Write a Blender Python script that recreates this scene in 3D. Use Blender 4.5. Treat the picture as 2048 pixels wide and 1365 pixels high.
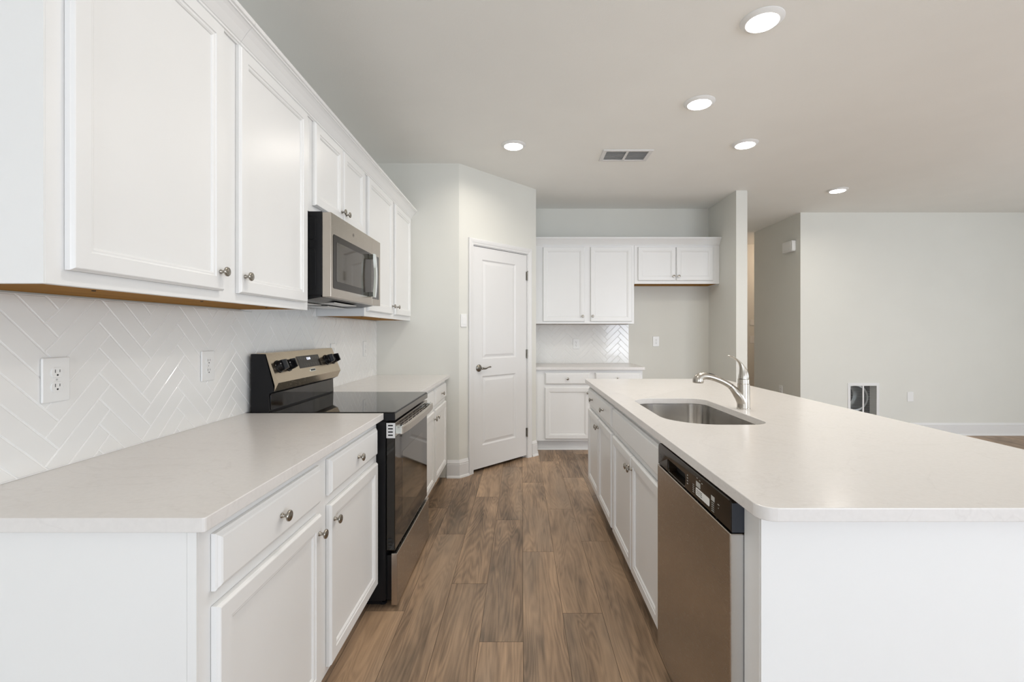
import bpy, bmesh, math, random
from mathutils import Vector, Matrix
random.seed(7)
for o in list(bpy.data.objects): bpy.data.objects.remove(o)
scene = bpy.context.scene
C = scene.collection

# ------------------------------------------------------------ camera, world, lights, exposure
H = 2.79            # ceiling height
CAMZ = 1.29
F = 940.0           # focal length in pixels of the 2048 wide frame
cam_d = bpy.data.cameras.new('camera'); cam = bpy.data.objects.new('camera', cam_d); C.objects.link(cam)
cam.location = (0, 0, CAMZ); cam.rotation_euler = (math.pi/2, 0, 0)
cam_d.sensor_width = 36; cam_d.lens = F/2048*36
cam_d.shift_x = -19/2048; cam_d.shift_y = -17.5/2048
cam_d.clip_start = 0.05
scene.camera = cam

w = bpy.data.worlds.new('world'); scene.world = w; w.use_nodes = True
w.node_tree.nodes['Background'].inputs[0].default_value = (0.80, 0.90, 1.0, 1)
w.node_tree.nodes['Background'].inputs[1].default_value = 1.25

def area(name, loc, rot, sx, sy, power, col=(1, 1, 1), spread=180):
    l = bpy.data.lights.new(name, 'AREA'); l.shape = 'RECTANGLE'; l.size = sx; l.size_y = sy
    l.energy = power; l.color = col; l.spread = math.radians(spread)
    o = bpy.data.objects.new(name, l); C.objects.link(o); o.location = loc; o.rotation_euler = rot
    return o
R90 = math.pi/2
REAR = -3.6
# daylight through the windows behind the camera and on the living room side
area('window_daylight_rear', (-0.45, REAR-0.16, 1.15), (R90+0.16, 0, 0), 1.5, 2.1, 60, (0.88, 0.95, 1.06))
area('window_daylight_rear', (4.2, REAR-0.16, 1.35), (R90+0.25, 0, 0), 3.0, 1.9, 150, (0.88, 0.95, 1.06))
area('window_daylight_side', (7.46, 1.2, 1.45), (R90+0.25, 0, R90), 4.4, 1.9, 68, (0.90, 0.96, 1.04))

vs = scene.view_settings
vs.view_transform = 'Standard'; vs.look = 'None'; vs.gamma = 1.0; vs.use_curve_mapping = False
vs.exposure = 0.20

# ------------------------------------------------------------ materials
def new_mat(name):
    m = bpy.data.materials.new(name); m.use_nodes = True
    nt = m.node_tree; return m, nt, nt.nodes['Principled BSDF']
def setp(b, **k):
    names = {'col': 'Base Color', 'rough': 'Roughness', 'metal': 'Metallic', 'spec': 'Specular IOR Level',
             'coat': 'Coat Weight', 'coatr': 'Coat Roughness', 'aniso': 'Anisotropic', 'ior': 'IOR'}
    for a, v in k.items():
        b.inputs[names[a]].default_value = (*v, 1) if a == 'col' else v
def noise(nt, vec, scale, detail=3, rough=0.5, dist=0.0):
    n = nt.nodes.new('ShaderNodeTexNoise'); n.inputs['Scale'].default_value = scale
    n.inputs['Detail'].default_value = detail; n.inputs['Roughness'].default_value = rough
    n.inputs['Distortion'].default_value = dist
    if vec is not None: nt.links.new(vec, n.inputs['Vector'])
    return n
def ramp(nt, fac, stops):
    r = nt.nodes.new('ShaderNodeValToRGB'); e = r.color_ramp.elements
    e[0].position, e[0].color = stops[0][0], (*stops[0][1], 1)
    e[1].position, e[1].color = stops[1][0], (*stops[1][1], 1)
    for p, c in stops[2:]:
        x = e.new(p); x.color = (*c, 1)
    nt.links.new(fac, r.inputs[0]); return r
def texco(nt, scale=(1, 1, 1)):
    t = nt.nodes.new('ShaderNodeTexCoord'); m = nt.nodes.new('ShaderNodeMapping')
    m.inputs['Scale'].default_value = scale
    nt.links.new(t.outputs['Object'], m.inputs['Vector']); return m.outputs['Vector']
def bump(nt, b, h, strength, dist=0.001):
    n = nt.nodes.new('ShaderNodeBump'); n.inputs['Strength'].default_value = strength
    n.inputs['Distance'].default_value = dist
    nt.links.new(h, n.inputs['Height']); nt.links.new(n.outputs[0], b.inputs['Normal'])

def paint(name, col, rough=0.5, var=0.02, bmp=0.0, bscale=300, spec=0.5):
    m, nt, b = new_mat(name); setp(b, rough=rough, spec=spec)
    v = texco(nt); n = noise(nt, v, 3.0, 2)
    lo = tuple(c*(1-var) for c in col); hi = tuple(min(1, c*(1+var)) for c in col)
    r = ramp(nt, n.outputs['Fac'], [(0.3, lo), (0.7, hi)])
    nt.links.new(r.outputs[0], b.inputs['Base Color'])
    if bmp:
        n2 = noise(nt, v, bscale, 3); bump(nt, b, n2.outputs['Fac'], bmp, 0.002)
    return m
def metal(name, col, rough, stretch=(1, 1, 1), scale=200, bmp=0.02, aniso=0.0, rvar=0.04):
    m, nt, b = new_mat(name); setp(b, col=col, rough=rough, metal=1.0, aniso=aniso)
    v = texco(nt, stretch); n = noise(nt, v, scale, 3)
    if bmp: bump(nt, b, n.outputs['Fac'], bmp, 0.0006)
    mr = nt.nodes.new('ShaderNodeMapRange'); mr.inputs['To Min'].default_value = max(0.01, rough-rvar)
    mr.inputs['To Max'].default_value = rough+rvar
    nt.links.new(n.outputs['Fac'], mr.inputs['Value']); nt.links.new(mr.outputs[0], b.inputs['Roughness'])
    return m
def plain(name, col, rough=0.4, spec=0.5, coat=0.0):
    m, nt, b = new_mat(name); setp(b, col=col, rough=rough, spec=spec, coat=coat, coatr=0.03)
    v = texco(nt); n = noise(nt, v, 40, 2)
    mr = nt.nodes.new('ShaderNodeMapRange'); mr.inputs['To Min'].default_value = max(0, rough-0.015)
    mr.inputs['To Max'].default_value = rough+0.015
    nt.links.new(n.outputs['Fac'], mr.inputs['Value']); nt.links.new(mr.outputs[0], b.inputs['Roughness'])
    return m
def emit(name, col, strength):
    m, nt, b = new_mat(name); setp(b, col=(0.8, 0.8, 0.8), rough=0.5)
    b.inputs['Emission Color'].default_value = (*col, 1); b.inputs['Emission Strength'].default_value = strength
    return m

M = {}
M['wall'] = paint('wall_paint', (0.705, 0.70, 0.65), 0.6, 0.01, 0.15, 260, 0.3)
M['ceiling'] = paint('ceiling_paint', (0.89, 0.89, 0.86), 0.9, 0.01, 0.2, 160, 0.2)
M['white'] = paint('cabinet_paint', (0.81, 0.81, 0.80), 0.32, 0.008, 0.0, 300, 0.5)
M['trim'] = paint('trim_paint', (0.735, 0.73, 0.72), 0.35, 0.008)
M['plastic'] = plain('white_plastic', (0.79, 0.79, 0.775), 0.3)
M['rough_in'] = plain('dark_cavity', (0.03, 0.032, 0.03), 0.8)
M['duct'] = metal('galvanised_duct', (0.55, 0.58, 0.58), 0.35)
M['tile'] = paint('glazed_tile', (0.80, 0.795, 0.775), 0.10, 0.02, 0.0)
M['grout'] = paint('grout', (0.87, 0.865, 0.85), 0.85, 0.03, 0.3, 500)
M['steel'] = metal('floor_tinted_steel', (0.455, 0.41, 0.36), 0.26, (1, 0.03, 1), 900, 0.02)  # brown of the reflected floor tinted into the stainless base colour
M['steel_v'] = metal('floor_tinted_steel_upright', (0.455, 0.41, 0.36), 0.24, (1, 0.03, 1), 900, 0.02)  # same painted-in floor reflection
M['steel_l'] = metal('light_steel', (0.70, 0.70, 0.70), 0.30, (1, 1, 0.05), 700, 0.02)
M['sinksteel'] = metal('sink_steel', (0.74, 0.72, 0.69), 0.2, (1, 1, 0.04), 600, 0.03)
M['nickel'] = metal('brushed_nickel', (0.45, 0.42, 0.375), 0.30, (1, 1, 0.1), 500, 0.01)
M['knob'] = metal('satin_nickel_knob', (0.36, 0.335, 0.295), 0.24, (1, 1, 1), 300, 0.0)
M['pewter'] = metal('aged_pewter', (0.25, 0.235, 0.205), 0.28, (1, 1, 1), 200, 0.0)
M['chrome'] = metal('chrome', (0.78, 0.84, 0.84), 0.06, (1, 1, 1), 50, 0.0, rvar=0.01)
M['black'] = plain('black_enamel', (0.008, 0.008, 0.009), 0.3, 0.22)
M['blackglass'] = plain('black_glass', (0.010, 0.008, 0.006), 0.04, 0.5)
M['knobblack'] = plain('gloss_black_knob', (0.006, 0.006, 0.007), 0.18, 0.35)
M['winglass'] = plain('smoked_window', (0.045, 0.036, 0.024), 0.05, 0.6)
M['panelblack'] = plain('control_panel_black', (0.016, 0.011, 0.007), 0.12, 0.22)
M['panelsteel'] = metal('dark_trim_steel', (0.22, 0.205, 0.18), 0.3, (1, .03, 1), 600, 0.02)
M['console'] = metal('warm_console_steel', (0.52, 0.44, 0.335), 0.26, (1, 0.03, 1), 900, 0.02)  # tan floor reflection put into the base colour here too
M['darkend'] = plain('dark_end_cap', (0.03, 0.036, 0.048), 0.3)
M['sticker'] = plain('white_sticker', (0.8, 0.8, 0.78), 0.5)
M['ink'] = plain('grey_lettering', (0.45, 0.45, 0.43), 0.5)
M['inkdim'] = plain('dim_lettering', (0.16, 0.15, 0.14), 0.5)
M['slot'] = plain('black_slot', (0.01, 0.01, 0.01), 0.6)
M['lens'] = emit('led_lens', (1.0, 0.97, 0.92), 12.0)
M['clock'] = emit('clock_digits', (0.75, 0.78, 1.0), 2.2)

# quartz
m, nt, b = new_mat('quartz'); setp(b, rough=0.2, spec=0.45)
v = texco(nt); d = noise(nt, v, 1.6, 5, 0.6, 1.6)
vein = nt.nodes.new('ShaderNodeMath'); vein.operation = 'SUBTRACT'; vein.inputs[1].default_value = 0.5
nt.links.new(d.outputs['Fac'], vein.inputs[0])
ab = nt.nodes.new('ShaderNodeMath'); ab.operation = 'ABSOLUTE'; nt.links.new(vein.outputs[0], ab.inputs[0])
r1 = ramp(nt, ab.outputs[0], [(0.0, (0.705, 0.680, 0.658)), (0.010, (0.735, 0.712, 0.690))])
sp = noise(nt, v, 90, 2); r2 = ramp(nt, sp.outputs['Fac'], [(0.35, (0.97, 0.97, 0.97)), (0.65, (1, 1, 1))])
mx = nt.nodes.new('ShaderNodeMix'); mx.data_type = 'RGBA'; mx.blend_type = 'MULTIPLY'; mx.inputs[0].default_value = 1
nt.links.new(r1.outputs[0], mx.inputs[6]); nt.links.new(r2.outputs[0], mx.inputs[7])
nt.links.new(mx.outputs[2], b.inputs['Base Color']); M['quartz'] = m

# maple underside
m, nt, b = new_mat('maple_ply'); setp(b, rough=0.7, spec=0.12)
v = texco(nt, (14, 1.2, 14)); n = noise(nt, v, 2.2, 4, 0.6, 0.6)
r = ramp(nt, n.outputs['Fac'], [(0.3, (0.26, 0.115, 0.010)), (0.7, (0.37, 0.175, 0.020))])
nt.links.new(r.outputs[0], b.inputs['Base Color']); M['maple'] = m

# floor planks
m, nt, b = new_mat('oak_plank'); setp(b, rough=0.42, spec=0.4)
at = nt.nodes.new('ShaderNodeAttribute'); at.attribute_name = 'plank'; at.attribute_type = 'GEOMETRY'
tc = nt.nodes.new('ShaderNodeTexCoord')
off = nt.nodes.new('ShaderNodeVectorMath'); off.operation = 'SCALE'; off.inputs['Scale'].default_value = 37.0
nt.links.new(at.outputs['Color'], off.inputs[0])
ad = nt.nodes.new('ShaderNodeVectorMath'); ad.operation = 'ADD'
nt.links.new(tc.outputs['Object'], ad.inputs[0]); nt.links.new(off.outputs[0], ad.inputs[1])
def stretched(sx, sy):
    mp = nt.nodes.new('ShaderNodeMapping'); mp.inputs['Scale'].default_value = (sx, sy, 1)
    nt.links.new(ad.outputs[0], mp.inputs['Vector']); return mp.outputs['Vector']
def mathn(op, a, bb, c=None):
    q = nt.nodes.new('ShaderNodeMath'); q.operation = op
    for i, x in enumerate((a, bb, c)):
        if x is None: continue
        if isinstance(x, (int, float)): q.inputs[i].default_value = x
        else: nt.links.new(x, q.inputs[i])
    return q.outputs[0]
big = noise(nt, stretched(6, 1.3), 1.0, 3, 0.55, 0.5)
ringn = noise(nt, stretched(7, 0.75), 1.0, 2, 0.45, 0.3)
rings = mathn('SINE', mathn('MULTIPLY', ringn.outputs['Fac'], 150.0), 0)
fine = noise(nt, stretched(150, 5), 1.0, 4, 0.7)
mid = noise(nt, stretched(38, 2.0), 1.0, 4, 0.6, 0.4)
sep = nt.nodes.new('ShaderNodeSeparateColor'); nt.links.new(at.outputs['Color'], sep.inputs[0])
g = mathn('MULTIPLY_ADD', rings, 0.06, mathn('MULTIPLY', big.outputs['Fac'], 0.95))
g = mathn('ADD', g, mathn('MULTIPLY', mathn('SUBTRACT', mid.outputs['Fac'], 0.5), 0.45))
g = mathn('ADD', g, mathn('MULTIPLY', mathn('SUBTRACT', fine.outputs['Fac'], 0.5), 0.42))
g = mathn('ADD', g, mathn('MULTIPLY', mathn('SUBTRACT', sep.outputs[0], 0.5), 0.26))
r = ramp(nt, g, [(0.18, (0.105, 0.069, 0.042)), (0.80, (0.50, 0.335, 0.208)), (0.37, (0.225, 0.151, 0.095)), (0.56, (0.37, 0.248, 0.155))])
grey = nt.nodes.new('ShaderNodeMix'); grey.data_type = 'RGBA'; grey.blend_type = 'MIX'
gf = noise(nt, stretched(5, 0.8), 1.0, 2)
grf = nt.nodes.new('ShaderNodeMapRange'); grf.inputs['From Min'].default_value = 0.5; grf.inputs['From Max'].default_value = 0.75
grf.inputs['To Max'].default_value = 0.45
nt.links.new(gf.outputs['Fac'], grf.inputs['Value']); nt.links.new(grf.outputs[0], grey.inputs[0])
nt.links.new(r.outputs[0], grey.inputs[6]); grey.inputs[7].default_value = (0.24, 0.195, 0.15, 1)
nt.links.new(grey.outputs[2], b.inputs['Base Color'])
bump(nt, b, fine.outputs['Fac'], 0.12, 0.001)
M['floor'] = m
M['seam'] = plain('plank_seam', (0.09, 0.06, 0.04), 0.7)

# ------------------------------------------------------------ geometry helpers
class Fr:
    """local frame: u along the face, n out of the face, z up"""
    def __init__(s, o, u, n): s.o, s.u, s.n = Vector((*o, 0)), Vector((*u, 0)).normalized(), Vector((*n, 0)).normalized()
    def p(s, u, n, z): return s.o + s.u*u + s.n*n + Vector((0, 0, z))
WORLD = Fr((0, 0), (1, 0), (0, 1))
LEFT = Fr((0, 0), (0, 1), (1, 0))       # u = y, n = x
ISL = Fr((0, 0), (0, 1), (-1, 0))       # u = y, n = -x
BACK = Fr((0, 0), (1, 0), (0, -1))      # u = x, n = -y

def finish(name, bm, mat, parent=None, smooth=False, recalc=True):
    if recalc: bmesh.ops.recalc_face_normals(bm, faces=bm.faces)
    off = parent_world(parent)
    if off.length: bmesh.ops.translate(bm, vec=-off, verts=bm.verts)
    me = bpy.data.meshes.new(name); bm.to_mesh(me); bm.free()
    if smooth:
        for p in me.polygons: p.use_smooth = True
        me.set_sharp_from_angle(angle=math.radians(24))
        bm = bmesh.new(); bm.from_mesh(me)     # keep large flat faces flat next to their narrow bevels
        for e in bm.edges:
            if len(e.link_faces) == 2:
                f0, f1 = e.link_faces; a0, a1 = sorted((f0.calc_area(), f1.calc_area()))
                if a1 > 6*a0 and f0.normal.angle(f1.normal, 0) > .02 or (len(f0.verts) > 12) != (len(f1.verts) > 12): e.smooth = False
        bm.to_mesh(me); bm.free()
    mats = mat if isinstance(mat, (list, tuple)) else [mat]
    for mm in mats: me.materials.append(mm)
    o = bpy.data.objects.new(name, me); C.objects.link(o)
    if parent: o.parent = parent
    return o
def parent_world(p):
    v = Vector((0, 0, 0))
    while p: v += p.location; p = p.parent
    return v
def thing(name, loc, label, cat, group=None):
    o = bpy.data.objects.new(name, None); C.objects.link(o); o.location = loc; o.empty_display_size = 0.05
    return tag(o, label, cat, group)
def tag(o, label, cat, group=None):
    o['label'] = label; o['category'] = cat
    if group: o['group'] = group
    return o
def struct(o): o['kind'] = 'structure'; return o

def bx(bm, fr, u0, u1, n0, n1, z0, z1, bev=0.0, seg=2, mi=0):
    vs_ = [bm.verts.new(fr.p(u, n, z)) for z in (z0, z1) for n in (n0, n1) for u in (u0, u1)]
    q = [(0, 1, 3, 2), (4, 6, 7, 5), (0, 4, 5, 1), (2, 3, 7, 6), (0, 2, 6, 4), (1, 5, 7, 3)]
    fs = [bm.faces.new([vs_[i] for i in f]) for f in q]
    for f in fs: f.material_index = mi
    if bev:
        es = list({e for f in fs for e in f.edges})
        r = bmesh.ops.bevel(bm, geom=es, offset=bev, segments=seg, profile=0.5, affect='EDGES', clamp_overlap=True)
        for f in r['faces']: f.material_index = mi
def prism(bm, fr, prof, u0, u1, mi=0):
    """profile [(n,z)] extruded along u"""
    a = [bm.verts.new(fr.p(u0, n, z)) for n, z in prof]; b_ = [bm.verts.new(fr.p(u1, n, z)) for n, z in prof]
    N = len(prof)
    for i in range(N):
        bm.faces.new((a[i], a[(i+1) % N], b_[(i+1) % N], b_[i])).material_index = mi
    bm.faces.new(a[::-1]).material_index = mi; bm.faces.new(b_).material_index = mi
def rings(bm, loops, cap0=False, cap1=True, mi=0):
    L = [[bm.verts.new(p) for p in lp] for lp in loops]
    for A, B in zip(L, L[1:]):
        N = len(A)
        for i in range(N): bm.faces.new((A[i], A[(i+1) % N], B[(i+1) % N], B[i])).material_index = mi
    if cap0: bm.faces.new(L[0][::-1]).material_index = mi
    if cap1: bm.faces.new(L[-1]).material_index = mi
def rect(fr, u0, u1, z0, z1, n, ins=0):
    return [fr.p(u0+ins, n, z0+ins), fr.p(u1-ins, n, z0+ins), fr.p(u1-ins, n, z1-ins), fr.p(u0+ins, n, z1-ins)]
def lathe(bm, c, axis, prof, seg=32, cap=True, mi=0):
    """prof [(r, h)] about axis through c"""
    axis = Vector(axis).normalized(); t = axis.orthogonal().normalized(); s = axis.cross(t)
    loops = []
    for r_, h in prof:
        r_ = max(r_, 1e-5)
        loops.append([Vector(c)+axis*h+(t*math.cos(a)+s*math.sin(a))*r_ for a in (2*math.pi*i/seg for i in range(seg))])
    rings(bm, loops, cap, cap, mi)
def tube(bm, pts, radii, seg=16, flat=None, mi=0, up=None):
    """swept tube; flat = per point (side, up) scale pairs"""
    P = [Vector(p) for p in pts]; loops = []
    prev = Vector(up) if up else None
    for i, p in enumerate(P):
        d = (P[min(i+1, len(P)-1)] - P[max(i-1, 0)]).normalized()
        if prev is None: prev = d.orthogonal()
        s = d.cross(prev).normalized(); t = s.cross(d).normalized(); prev = t
        r_ = radii[i] if isinstance(radii, (list, tuple)) else radii
        fx, fy = flat[i] if flat else (1, 1)
        loops.append([p+s*math.cos(a)*r_*fx+t*math.sin(a)*r_*fy for a in (2*math.pi*k/seg for k in range(seg))])
    rings(bm, loops, True, True, mi)
def smooth_path(pts, n=6):
    """Catmull-Rom through tuples of any length"""
    out = []; Q = [pts[0]]+list(pts)+[pts[-1]]
    for i in range(1, len(Q)-2):
        for k in range(n):
            t = k/n
            out.append(tuple(0.5*((2*Q[i][j])+(-Q[i-1][j]+Q[i+1][j])*t+(2*Q[i-1][j]-5*Q[i][j]+4*Q[i+1][j]-Q[i+2][j])*t*t
                        + (-Q[i-1][j]+3*Q[i][j]-3*Q[i+1][j]+Q[i+2][j])*t**3) for j in range(len(pts[0]))))
    out.append(tuple(pts[-1])); return out
def rrect(u0, u1, v0, v1, r, seg=6):
    rr = r if isinstance(r, (list, tuple)) else [r]*4
    cs = [(u1, v0, -90, rr[1], -1, 1), (u1, v1, 0, rr[2], -1, -1), (u0, v1, 90, rr[3], 1, -1), (u0, v0, 180, rr[0], 1, 1)]
    out = []
    for cu, cv, a0, q, su, sv in cs:
        if q <= 0: out.append((cu, cv)); continue
        for k in range(seg+1):
            a = math.radians(a0+90*k/seg); out.append((cu+su*q+q*math.cos(a), cv+sv*q+q*math.sin(a)))
    return out
def plate2d(outlines, thick, bev, place, bres=2):
    """flat shape with holes from a 2D curve; place(x,y,h) -> world, h 0..thick; returns a bmesh"""
    cu = bpy.data.curves.new('outline', 'CURVE'); cu.dimensions = '2D'; cu.fill_mode = 'BOTH'
    for ol in outlines:
        s = cu.splines.new('POLY'); s.points.add(len(ol)-1)
        for i, (x, y) in enumerate(ol): s.points[i].co = (x, y, 0, 1)
        s.use_cyclic_u = True
    cu.extrude = thick/2-bev; cu.bevel_depth = bev; cu.bevel_resolution = bres; cu.offset = -bev
    ob = bpy.data.objects.new('outline', cu); C.objects.link(ob)
    dg = bpy.context.evaluated_depsgraph_get(); dg.update()
    me = bpy.data.meshes.new_from_object(ob.evaluated_get(dg))
    bpy.data.objects.remove(ob); bpy.data.curves.remove(cu)
    bm = bmesh.new(); bm.from_mesh(me); bpy.data.meshes.remove(me)
    bmesh.ops.remove_doubles(bm, verts=bm.verts, dist=1e-6)
    for v_ in bm.verts: v_.co = place(v_.co.x, v_.co.y, v_.co.z+thick/2)
    return bm
def text_bm(s, size, place, thick=0.0004, align='CENTER'):
    cu = bpy.data.curves.new('t', 'FONT'); cu.body = s; cu.size = size; cu.space_character = 1.15; cu.align_x = align; cu.align_y = 'CENTER'
    cu.extrude = thick/2
    ob = bpy.data.objects.new('t', cu); C.objects.link(ob)
    dg = bpy.context.evaluated_depsgraph_get(); dg.update()
    me = bpy.data.meshes.new_from_object(ob.evaluated_get(dg))
    bpy.data.objects.remove(ob); bpy.data.curves.remove(cu)
    bm = bmesh.new(); bm.from_mesh(me); bpy.data.meshes.remove(me)
    for v_ in bm.verts: v_.co = place(v_.co.x, v_.co.y, v_.co.z+thick/2)
    return bm
def join(bm, other):
    me = bpy.data.meshes.new('tmp'); other.to_mesh(me); other.free(); bm.from_mesh(me); bpy.data.meshes.remove(me)
def sweep_wall(bm, pts, prof, side=1):
    """profile [(n,z)] swept along a plan polyline with mitres; n on the right (side=1) of travel"""
    P = [Vector((x, y, 0)) for x, y in pts]; loops = []
    for i, p in enumerate(P):
        ds = []
        if i > 0: ds.append((P[i]-P[i-1]).normalized())
        if i < len(P)-1: ds.append((P[i+1]-P[i]).normalized())
        ns = [Vector((d.y, -d.x, 0))*side for d in ds]
        nn = sum(ns, Vector()); nn.normalize(); k = 1/max(0.2, nn.dot(ns[0]))
        loops.append([p+nn*n*k+Vector((0, 0, z)) for n, z in prof])
    rings(bm, loops, True, True)

# ------------------------------------------------------------ key dimensions
XW = -1.291                     # left wall face
A = Vector((-0.5545, 4.17)); B = Vector((0.152, 4.93))
YB = 5.70
YR = 5.88; XR = 3.49
PX0, PX1, PY = 2.27, 2.388, 4.97   # partition wall beside the fridge alcove
XE = 7.3

# ------------------------------------------------------------ the setting
def slab(name, boxes, mat, **kw):
    bm = bmesh.new()
    for b_ in boxes: bx(bm, WORLD, *b_)
    return struct(finish(name, bm, mat))
slab('ceiling', [(-1.5, .70, REAR-.1, 8.2, H, H+.12), (1.057, XE+.1, REAR-.1, 8.2, H, H+.12), (.70, 1.057, REAR-.1, 3.875, H, H+.12), (.70, 1.057, 4.077, 8.2, H, H+.12)], M['ceiling'])
slab('wall_left', [(XW-.12, XW, REAR-.1, YB+.12, 0, H)], M['wall'])
slab('wall_back', [(XW-.12, PX0, YB, YB+.12, 0, H)], M['wall'])
slab('wall_partition', [(PX0, PX1, PY, 8.01, 0, H)], M['wall'])
hx0, hx1, hz0, hz1 = 4.105, 4.445, 0.24, 0.627          # return-air opening
slab('wall_right', [(XR, hx0, YR, YR+.12, 0, H), (hx1, XE, YR, YR+.12, 0, H), (hx0, hx1, YR, YR+.12, 0, hz0),
                    (hx0, hx1, YR, YR+.12, hz1, H)], M['wall'])
slab('wall_hall', [(XR, XR+.12, YR+.12, 7.05, 0, H)], M['wall'])
slab('wall_hall_end', [(PX0, 5.4, 8.01, 8.13, 0, H), (5.3, 5.42, YR+.12, 8.01, 0, H)], M['wall'])
def wall_with_holes_x(name, x0, x1, y0, y1, holes):
    boxes = []; cur = x0
    for a0, a1, b0, b1 in holes:
        boxes += [(cur, a0, y0, y1, 0, H), (a0, a1, y0, y1, b1, H)]
        if b0 > 0: boxes.append((a0, a1, y0, y1, 0, b0))
        cur = a1
    boxes.append((cur, x1, y0, y1, 0, H)); slab(name, boxes, M['wall'])
wall_with_holes_x('wall_rear', XW-.12, XE+.12, REAR-.12, REAR, [(-1.2, 0.3, 0.0, 2.2), (2.7, 5.7, 0.4, 2.3)])
slab('wall_living', [(XE, XE+.12, REAR, -1.0, 0, H), (XE, XE+.12, 3.4, YR, 0, H), (XE, XE+.12, -1.0, 3.4, 0, 0.5), (XE, XE+.12, -1.0, 3.4, 2.4, H)], M['wall'])
def win(name, fr, u0, u1, z0, z1, n, bars):
    bm = bmesh.new(); t = 0.06
    for b_ in ((u0, u1, z0, z0+t), (u0, u1, z1-t, z1), (u0, u0+t, z0+t, z1-t), (u1-t, u1, z0+t, z1-t)):
        bx(bm, fr, b_[0], b_[1], n, n+.06, b_[2], b_[3])
    for k in range(1, bars):
        u = u0+(u1-u0)*k/bars; bx(bm, fr, u-.03, u+.03, n+.005, n+.055, z0+t, z1-t)
    struct(finish(name, bm, M['trim']))
win('window_1', WORLD, -1.2, 0.3, 0.0, 2.2, REAR-.09, 2)
win('window_2', WORLD, 2.7, 5.7, 0.4, 2.3, REAR-.09, 3)
win('window_3', LEFT, -1.0, 3.4, 0.5, 2.4, XE+.03, 4)

# pantry walls: front, diagonal with the door opening, return
du = (B-A).normalized(); L = (B-A).length; dn = Vector((du.y, -du.x))
DG = Fr(A, du, dn)
DT0, DT1, DZ = 0.170, 0.896, 2.085       # door opening along the diagonal (metres), height
bm = bmesh.new()
bx(bm, WORLD, XW, A.x, A.y, A.y+.115, 0, H)
bx(bm, DG, 0, DT0-.02, -.115, 0, 0, H); bx(bm, DG, DT1+.02, L, -.115, 0, 0, H); bx(bm, DG, DT0-.02, DT1+.02, -.115, 0, DZ+.02, H)
bx(bm, WORLD, B.x-.115, B.x, B.y, YB, 0, H)
struct(finish('wall_pantry', bm, M['wall']))

# floor planks
PWD, PLN = 0.182, 1.27
joints = {-1: 3.227, 0: 2.76, 1: 2.156, -2: 2.41, -3: 3.0, -4: 2.173, 2: 2.90, 3: 3.70, -5: 2.7, 4: 2.4}
bm = bmesh.new(); cl = bm.loops.layers.float_color.new('plank')
k0 = int(math.floor((XW-.1)/PWD)); k1 = int(math.ceil(XE/PWD))
for k in range(k0, k1):
    xa = 0.0068+k*PWD; xb = xa+PWD
    j = joints.get(k, random.random()*PLN)
    y = j-PLN*math.ceil((j-REAR+.1)/PLN)
    while y < 8.1:
        c = (random.random(), random.random(), random.random(), 1)
        g_ = 0.0008
        o4 = [(xa, y), (xb, y), (xb, y+PLN), (xa, y+PLN)]
        i4 = [(xa+g_, y+g_), (xb-g_, y+g_), (xb-g_, y+PLN-g_), (xa+g_, y+PLN-g_)]
        ov = [bm.verts.new((p[0], p[1], -0.0014)) for p in o4]; iv = [bm.verts.new((p[0], p[1], 0)) for p in i4]
        fs = [bm.faces.new(iv)]
        for q in range(4):
            f = bm.faces.new((ov[q], ov[(q+1) % 4], iv[(q+1) % 4], iv[q])); f.material_index = 1; fs.append(f)
        for f in fs:
            for lp in f.loops: lp[cl] = c
        y += PLN
bx(bm, WORLD, -1.5, XE+.1, REAR-.1, 8.2, -.12, -.002, mi=1)
fl = struct(finish('floor', bm, [M['floor'], M['seam']], recalc=False))

# baseboards
BASE = [(0, 0), (.027, 0), (.027, .006), (.022, .016), (.0145, .020), (.0145, .118), (.012, .122), (.0145, .128), (.011, .138), (.006, .150), (.004, .156), (0, .156)]
def baseboard(name, pts, side=1):
    bm = bmesh.new(); sweep_wall(bm, pts, BASE, side); return struct(finish(name, bm, M['trim']))
pt = lambda t: tuple(A+du*t)
baseboard('baseboard_pantry_left', [(-.66, A.y), tuple(A), pt(DT0-.068)])
baseboard('baseboard_pantry_right', [pt(DT1+.068), tuple(B), (B.x, 5.070)])
baseboard('baseboard_right', [(XR, 7.05), (XR, YR), (XE, YR)], 1)
baseboard('baseboard_alcove', [(1.33, YB), (PX0, YB), (PX0, PY), (PX1, PY), (PX1, 8.01)])
baseboard('baseboard_living', [(XE, YR), (XE, REAR)])

# pantry door
dr = bpy.data.objects.new('door_1', None); C.objects.link(dr); dr.location = (*(A+du*.53), 0)
struct(dr); dr['label'] = 'white two-panel pantry door in the angled wall'
bm = bmesh.new()
cw = 0.057
prof = [(0, 0), (0, .008), (.004, .011), (.018, .012), (.024, .015), (.040, .018), (.052, .018), (.057, .014), (.057, 0)]
path = [(DT0-.006, 0, -1, 0), (DT0-.006, DZ+.006, -1, 1), (DT1+.006, DZ+.006, 1, 1), (DT1+.006, 0, 1, 0)]
loops = []
for (u, z, su, sz) in path: loops.append([DG.p(u+su*w_, n_+.0005, z+sz*w_) for w_, n_ in prof])
rings(bm, loops, True, True)
finish('casing', bm, M['trim'], dr)
bm = bmesh.new()
bx(bm, DG, DT0-.019, DT0, -.115, 0.0, 0, DZ+.019); bx(bm, DG, DT1, DT1+.019, -.115, 0.0, 0, DZ+.019); bx(bm, DG, DT0, DT1, -.115, 0.0, DZ, DZ+.019)
bx(bm, DG, DT0, DT0+.012, -.10, -.045, 0, DZ); bx(bm, DG, DT1-.012, DT1, -.10, -.045, 0, DZ); bx(bm, DG, DT0, DT1, -.10, -.045, DZ-.012, DZ)
finish('jamb', bm, M['trim'], dr)
bm = bmesh.new()
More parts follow.
